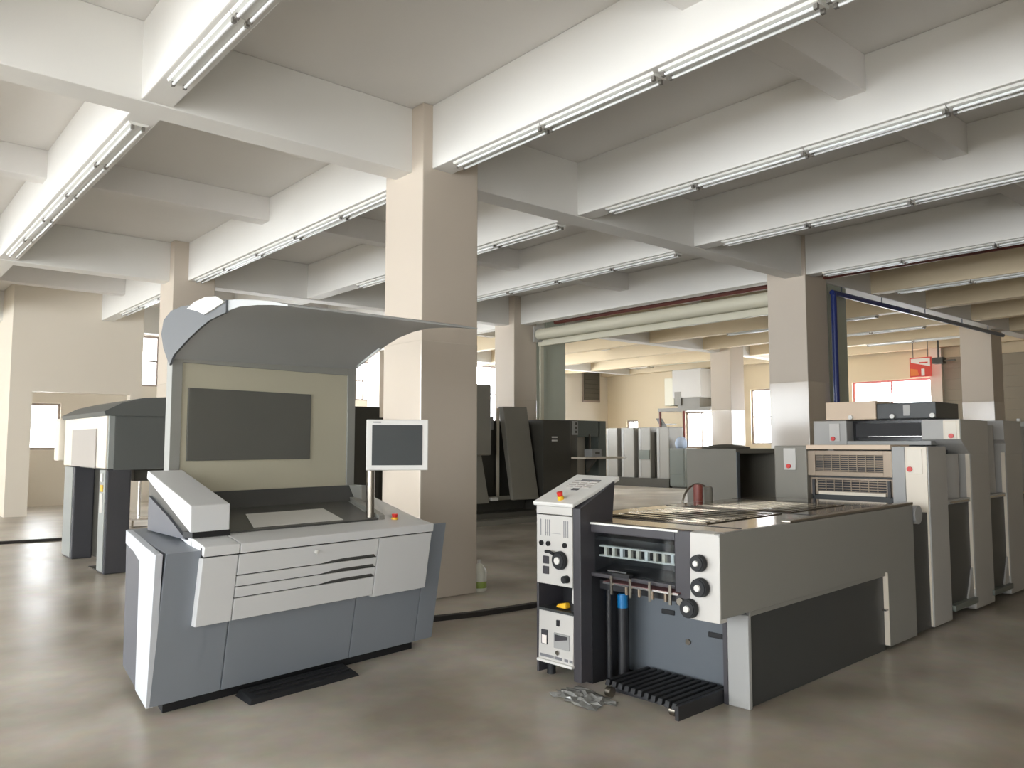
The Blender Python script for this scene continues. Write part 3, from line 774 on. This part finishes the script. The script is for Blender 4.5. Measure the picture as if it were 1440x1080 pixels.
# cables across the floor
def strip(name, pts, w_, h_, label):
    bm = bmesh.new(); prev = None
    for i, p in enumerate(pts):
        a = Vector(pts[max(i - 1, 0)]); b_ = Vector(pts[min(i + 1, len(pts) - 1)]); d = (b_ - a).normalized(); n = Vector((-d.y, d.x, 0))
        P = Vector(p); r = [bm.verts.new(P + n * w_ / 2), bm.verts.new(P + n * w_ * .25 + Vector((0, 0, h_))), bm.verts.new(P - n * w_ * .25 + Vector((0, 0, h_))), bm.verts.new(P - n * w_ / 2)]
        if prev:
            for k in range(3): bm.faces.new((prev[k], prev[k + 1], r[k + 1], r[k]))
            bm.faces.new((prev[3], prev[0], r[0], r[3]))
        else: bm.faces.new(r)
        prev = r
    bm.faces.new(prev[::-1])
    return tag(finish(bm, name, 'cable_black'), label, 'cable cover')
strip('cable_cover', [(3.9, 5.93, 0), (4.14, 5.88, 0), (4.5, 5.80, 0), (4.9, 5.765, 0), (5.27, 5.745, 0), (6.2, 5.74, 0)], .13, .035, 'dark rubber cable cover on the floor between the console and the press')
strip('cable_cover', [(1.0, 14.82, 0), (2.1, 14.74, 0), (3.0, 14.66, 0), (4.2, 14.58, 0)], .16, .04, 'dark rubber cable cover on the floor before the far core wall')

# ================================================================== SHEET FEEDER (left, behind the console)
FD = thing('sheet_feeder', 'tall grey feeder machine with curved roof on two legs behind the console', 'feeder', (2.58, 10.46, 0))
prism('roof', 'feeder_dark', [(-.10, 1.95), (.10, 2.06), (.35, 2.13), (.62, 2.15), (.78, 2.10), (.95, 1.95), (.95, 1.90), (-.08, 1.90)], 'y', -.02, 2.32, FD, .006)
box('upper_body', 'feeder_dark', .03, 1.05, .0, 2.28, 1.24, 1.92, FD, .01)
ff = box('front_face', 'machine_cream', -.05, .03, .05, 2.30, 1.26, 1.93, FD, .01)
box('inset_panel', 'feeder_inset', -.07, -.05, .48, 1.75, 1.26, 1.75, ff, .006)
box('face_edge', 'feeder_light', -.03, .03, .0, .05, 1.26, 1.93, ff)
box('side_box', 'machine_cream', -.12, .15, 2.33, 2.60, 1.32, 1.92, FD, .02)
box('front_leg', 'feeder_leg', -.04, .24, .0, .30, .0, 1.25, FD, .02)
box('leg_face', 'feeder_light', -.05, -.038, .02, .28, .03, 1.24, FD)
box('safety_label', 'white_panel', -.056, -.049, .10, .22, .72, .96, FD)
box('warning_label', 'yellow_plastic', -.056, -.049, .10, .22, .98, 1.06, FD)
box('gauge', 'white_plastic', -.065, -.049, .10, .18, 1.10, 1.20, FD)
box('rear_leg', 'feeder_leg', -.04, .22, 1.68, 2.22, .0, 1.25, FD, .02)
box('leg_face', 'feeder_light', -.05, -.038, 1.72, 2.20, .03, 1.24, FD)
box('inner_post', 'machine_black', .22, .40, 1.1, 1.75, .03, 1.25, FD)
for z in (.35, .62): cyl('bolt', 'chrome', (.20, 1.2, z), (.19, 1.2, z), .03, seg=12, parent=FD)
box('lower_beam', 'machine_black', .30, 1.05, .10, 2.2, 1.10, 1.24, FD)
box('floor_plate', 'machine_black', -.02, .25, .38, .80, .0, .012, FD)
# trolley seen between feeder and console
TR = thing('roller_stand', 'bright metal roller stand with a single post beyond the feeder legs', 'stand', (4.36, 15.45, 0))
boxes('base', 'chrome', [(-.22, .22, -.2, -.14, 0, .06), (-.22, .22, .14, .2, 0, .06), (-.22, -.16, -.14, .14, 0, .06), (-.22, .22, -.2, .2, .20, .23)], TR)
for a in (-1, 1):
    for b_ in (-1, 1): box('base_post', 'steel', a * .2 - .015, a * .2 + .015, b_ * .18 - .015, b_ * .18 + .015, .06, .20, TR)
cyl('post', 'chrome', (-.05, 0, .23), (-.05, 0, .98), .028, seg=14, parent=TR)
boxes('top_frame', 'steel', [(-.42, .30, -.2, -.16, .98, 1.02), (-.42, .30, .16, .2, .98, 1.02), (-.42, -.38, -.16, .16, .98, 1.02), (.26, .30, -.16, .16, .98, 1.02)], TR)
for k in range(5): cyl('roller', 'chrome', (-.32 + k * .13, -.16, 1.05), (-.32 + k * .13, .16, 1.05), .04, seg=14, parent=TR)
for x in (-.25, .12): cyl('upright', 'white_plastic', (x, .1, 1.09), (x, .1, 1.25), .03, seg=12, parent=TR)

# ================================================================== SECOND PRESS (behind the centre column)
B = thing('background_press', 'dark press with leaning grey guards on a step platform behind the centre column', 'printing press', (6.9, 12.2, 0))
def wx(x): return x - 6.9
box('platform', 'machine_dark', wx(7.2), wx(11.3), -.02, .45, 0, .20, B, .006)
box('platform_step', 'machine_grey', wx(8.6), wx(11.25), -.30, -.02, 0, .10, B, .006)
box('body', 'machine_black', wx(7.2), wx(11.25), .50, 1.6, .15, 2.05, B, .01)
box('end_body', 'machine_black', wx(6.9), wx(7.55), .30, 1.6, 0, 2.23, B, .01)
hexa('leaning_guard', 'machine_grey', ((wx(10.50), 0, .43), (wx(11.20), 0, .43), (wx(11.20), .10, .43), (wx(10.50), .10, .43)), ((wx(10.50), .32, 2.335), (wx(11.15), .32, 2.345), (wx(11.15), .50, 2.345), (wx(10.50), .50, 2.335)), B, .02)
hexa('leaning_guard', 'machine_grey', ((wx(9.0), 0, .40), (wx(9.88), 0, .40), (wx(9.88), .10, .40), (wx(9.0), .10, .40)), ((wx(9.0), .22, 1.40), (wx(9.84), .22, 1.40), (wx(9.84), .4, 1.40), (wx(9.0), .4, 1.40)), B, .02)
box('guard_head', 'machine_grey', wx(9.0), wx(9.92), .0, .50, 1.34, 2.74, B, .03)
box('light_plate', 'press_post', wx(10.12), wx(10.36), .46, .50, 1.86, 2.12, B, .01)
box('guard_edge', 'press_light', wx(10.40), wx(10.46), .40, .44, .5, 2.3, B)
box('foot_lamp', 'white_plastic', wx(9.95), wx(10.12), .02, .10, .44, .50, B)
box('cross_bar', 'machine_grey', wx(9.9), wx(10.5), .10, .14, .44, .52, B)
CB = box('cabinet', 'machine_black', wx(11.27), wx(12.08), -.05, 1.2, .0, 2.07, B, .01)
for k in range(2): box('name_strip', 'white_plastic', wx(11.52), wx(11.68), -.056, -.05, 1.62 + k * .07, 1.65 + k * .07, CB)
box('portal_post', 'machine_dark', wx(12.09), wx(12.32), -.02, 1.2, .0, 2.08, B, .01)
cp = box('switch_plate', 'press_post', wx(12.14), wx(12.32), -.035, -.02, 1.76, 2.06, B)
for k in range(3): box('switch', 'machine_black', wx(12.24), wx(12.285), -.042, -.035, 1.80 + k * .09, 1.85 + k * .09, cp)
box('portal_head', 'machine_green', wx(12.32), wx(13.05), .0, 1.2, 1.72, 2.08, B, .01)
box('portal_post', 'machine_green', wx(13.0), wx(13.25), .0, 1.2, .0, 2.08, B, .01)
box('inner_panel', 'machine_cream', wx(12.72), wx(12.98), .40, .44, .5, 1.72, B)
box('inner_body', 'machine_black', wx(12.32), wx(13.0), .9, 1.2, .1, 1.72, B)
tb = prism('table', 'press_light', [(wx(12.12), -.10), (wx(12.2), -.38), (wx(13.3), -.42), (wx(13.55), -.34), (wx(13.6), -.10), (wx(13.5), .06), (wx(12.12), .06)], 'z', 1.245, 1.285, B, .008)
prism('table_bracket', 'machine_dark', [(-.30, 1.245), (.0, 1.245), (.0, .95)], 'x', wx(12.6), wx(12.66), B)
dv = thing('counter_device', 'small grey counting device on the white table of the dark press', 'device', (12.48, 12.02, 1.287))
box('body', 'press_post', 0, .30, -.12, .12, 0, .17, dv, .01); box('screen', 'machine_dark', .10, .24, -.126, -.12, .06, .11, dv); box('paper_arm', 'steel', .04, .06, -.02, .02, .17, .48, dv)

# ================================================================== GREY CABINET BEHIND THE NEAR PRESS
G = thing('machine_cabinet', 'grey sheet-metal machine cabinet with dark open bay beyond the press deck', 'cabinet', (8.41, 5.6, 0))
boxes('shell', 'machine_grey', [(0, .05, 0, .74, .05, 1.50), (.05, 1.0, 0, .74, 1.44, 1.50), (.95, 1.0, 0, .74, .05, 1.44), (.05, .95, 0, .74, .05, .15)], G, .006)
box('frame_post', 'press_bluegrey', .0, .06, -.012, 0, .05, 1.46, G)
box('bay_back', 'machine_black', .05, .95, .60, .68, .15, 1.44, G)
for x in (.40, .58): cyl('hose', 'press_black', (x, .45, .15), (x, .45, 1.2), .03, seg=10, parent=G)
cyl('gauge', 'chrome', (.25, .35, 1.2), (.25, .33, 1.2), .03, seg=14, parent=G)
for x in (.04, .86): box('foot', 'black_rubber', x, x + .08, .1, .65, 0, .05, G)
cov = lathe('dust_cover', 'machine_dark', [(.30, 0), (.31, .012), (.20, .04), (.08, .052), (.02, .054)], 24)
cov.location = (8.78, 6.0, 1.50); tag(cov, 'flat dark cover lying on top of the grey machine cabinet', 'cover')

# ================================================================== SHUTTER, PIPES
SH = thing('roller_shutter', 'cream rolled-up shutter spanning two columns under the ceiling', 'shutter', (12.92, 7.55, 3.9))
cyl('roll', 'shutter_cream', (0, 0, .31), (0, 6.5, .31), .135, seg=24, parent=SH)
box('bottom_bar', 'shutter_cream', -.05, .05, 0, 6.5, .02, .12, SH, .008)
box('curtain', 'shutter_cream', .10, .13, 0, 6.5, .10, .32, SH)
for y in (-.02, 6.5): box('end_plate', 'white_panel', -.17, .15, y, y + .03, .12, .50, SH)
for y in (.05, 6.46): box('guide_rail', 'shutter_cream', -.04, .06, y - .05, y, -3.9, .02, SH)
struct(box('trim_2', 'green_grey', 12.92, 13.30, 14.2, 14.5, 0, 4.40))
# blue pipe
bp = thing('blue_pipe', 'blue painted pipe rising beside the column and running along under the girder', 'pipe', (13.19, 6.74, 0))
cyl('riser', 'blue_paint', (0, 0, 0), (0, 0, 4.20), .05, seg=16, parent=bp)
cyl('run', 'blue_paint', (-.055, 0, 4.20), (3.0, 0, 4.20), .045, seg=16, parent=bp)
cyl('run', 'pipe_grey', (3.0, 0, 4.20), (8.3, 0, 4.20), .045, seg=16, parent=bp)
for x in (.6, 2.2, 4.2, 6.2, 7.8): boxes('hanger', 'pipe_grey', [(x - .008, x + .008, .0, .16, 4.235, 4.25), (x - .008, x + .008, .145, .16, 4.25, 4.406)], bp)
tag(cyl('sprinkler_pipe', 'red_pipe', (13.02, 2.0, 4.47), (13.02, 13.6, 4.47), .05, seg=14), 'dark red pipe running beside the beam above the rolled-up shutter', 'pipe')
tag(cyl('sprinkler_pipe', 'red_pipe', (9.95, 14.66, 4.6), (9.95, 21.39, 4.6), .05, seg=14), 'dark red pipe under the ceiling beyond the background press', 'pipe')

# ================================================================== FAR RIGHT CORNER
# row of printing units by the back wall
FP = thing('unit_press', 'row of four pale grey printing units against the far corner wall', 'printing press', (23.0, 18.1, 0))
box('plinth', 'machine_black', -.1, .88, -.05, 3.2, 0, .32, FP)
for k, (a, b_) in enumerate(((2.50, 3.08), (1.66, 2.30), (.87, 1.45), (.0, .58))):
    un = box('printing_unit', 'unit_grey', 0, .85, a, b_, .30, 2.19, FP, .04)
    box('unit_edge', 'press_post', -.01, .0, b_ - .14, b_ - .04, .36, 2.14, un)
box('core', 'machine_black', .25, .8, .1, 3.0, .3, 2.0, FP)
box('plate', 'machine_green', -.03, .0, .9, 1.42, 1.0, 1.35, FP)
LC = thing('low_cabinet', 'low green-grey cabinet at the end of the far printing units', 'cabinet', (22.9, 17.35, 0))
box('body', 'machine_green', 0, .7, 0, .66, .06, 1.42, LC, .02); box('door', 'machine_green', -.015, 0, .04, .62, .5, 1.38, LC, .01); box('drawer', 'machine_green', -.015, 0, .04, .62, .12, .47, LC, .01); box('foot', 'machine_black', .05, .65, .05, .6, 0, .06, LC)
bm = bmesh.new(); bmesh.ops.create_icosphere(bm, subdivisions=3, radius=1)
for v_ in bm.verts: v_.co = Vector((v_.co.x * .24, v_.co.y * .2, max(-.6, v_.co.z) * .26 + .156)) * (1 + random.uniform(-.06, .06)); v_.co.z = max(0, v_.co.z)
cl = finish(bm, 'cloth_bundle', 'blue_cloth', None, True); cl.location = (23.2, 17.72, 1.42); tag(cl, 'pale blue cloth bundle lying on the low green-grey cabinet', 'cloth')
# raised platform with air handler
MZ = thing('raised_platform', 'raised platform on thin posts with side stair before the far wall', 'platform', (24.0, 16.95, 0))
box('deck', 'machine_grey', -.06, .95, 0, 2.4, 2.80, 2.92, MZ)
for (x, y, mm) in ((.0, 1.24, 'rust_post'), (.0, 2.34, 'red_pipe'), (.85, .06, 'rust_post')): cyl('post', mm, (x, y, 0), (x, y, 2.80), .05, seg=12, parent=MZ)
prism('stair_stringer', 'machine_dark', [(2.3, 2.55), (2.55, 2.55), (.95, .0), (.55, .0)], 'x', .0, .06, MZ)
for k in range(9): box('tread', 'machine_dark', .0, .8, .92 + k * .16, 1.12 + k * .16, .24 + k * .26, .27 + k * .26, MZ)
AC = thing('air_handler', 'large white air handling box standing on the raised platform', 'air conditioner', (24.0, 17.4, 2.92))
box('cabinet', 'white_panel', 0, .9, 0, 1.3, .36, 1.42, AC, .02); box('base', 'machine_grey', .05, .85, .1, 1.1, .0, .36, AC); box('grille', 'machine_grey', -.01, 0, .9, 1.2, .1, .6, AC); box('side_cover', 'shutter_cream', .1, .9, 1.3, 1.75, .1, 1.15, AC, .02)
DU = thing('duct', 'pale round duct hung under the ceiling in front of the far window wall', 'duct', (23.6, 15.6, 4.62))
cyl('run', 'shutter_cream', (0, 0, 0), (0, 3.8, 0), .11, seg=18, parent=DU); box('outlet', 'machine_cream', -.2, .2, 3.8, 4.7, -.14, .14, DU, .02)
for y in (.4, 2.2, 4.2): box('hanger', 'machine_grey', -.01, .01, y - .01, y + .01, .1, .48, DU)
# hanging sign
SG = thing('hanging_sign', 'red and white sign board hanging before the red-lit window', 'sign', (24.4, 9.55, 3.55))
box('board', 'sign_red', 0, .03, 0, .62, 0, .58, SG)
prism('mark', 'sign_white', [(.04, .30), (.58, .44), (.58, .55), (.04, .55)], 'x', -.006, 0, SG)
prism('mark', 'sign_orange', [(.36, .04), (.60, .04), (.60, .26), (.40, .22)], 'x', -.006, 0, SG)
box('mark', 'sign_white', -.007, 0, .20, .29, .03, .24, SG)
box('mark', 'sign_red', -.009, -.006, .10, .34, .40, .44, SG)
for y in (.1, .52): cyl('rod', 'machine_dark', (.015, y, .58), (.015, y, 1.55), .012, seg=8, parent=SG)
lampf = thing('ceiling_speaker', 'small dark fitting hanging beside the red sign board', 'fitting', (24.4, 9.35, 3.9))
box('bracket', 'machine_black', -.02, .02, -.02, .02, .18, 1.2, lampf); box('housing', 'machine_black', -.12, .12, -.16, .14, 0, .18, lampf, .02); box('arm', 'machine_dark', -.02, .02, -.45, -.15, .06, .10, lampf)
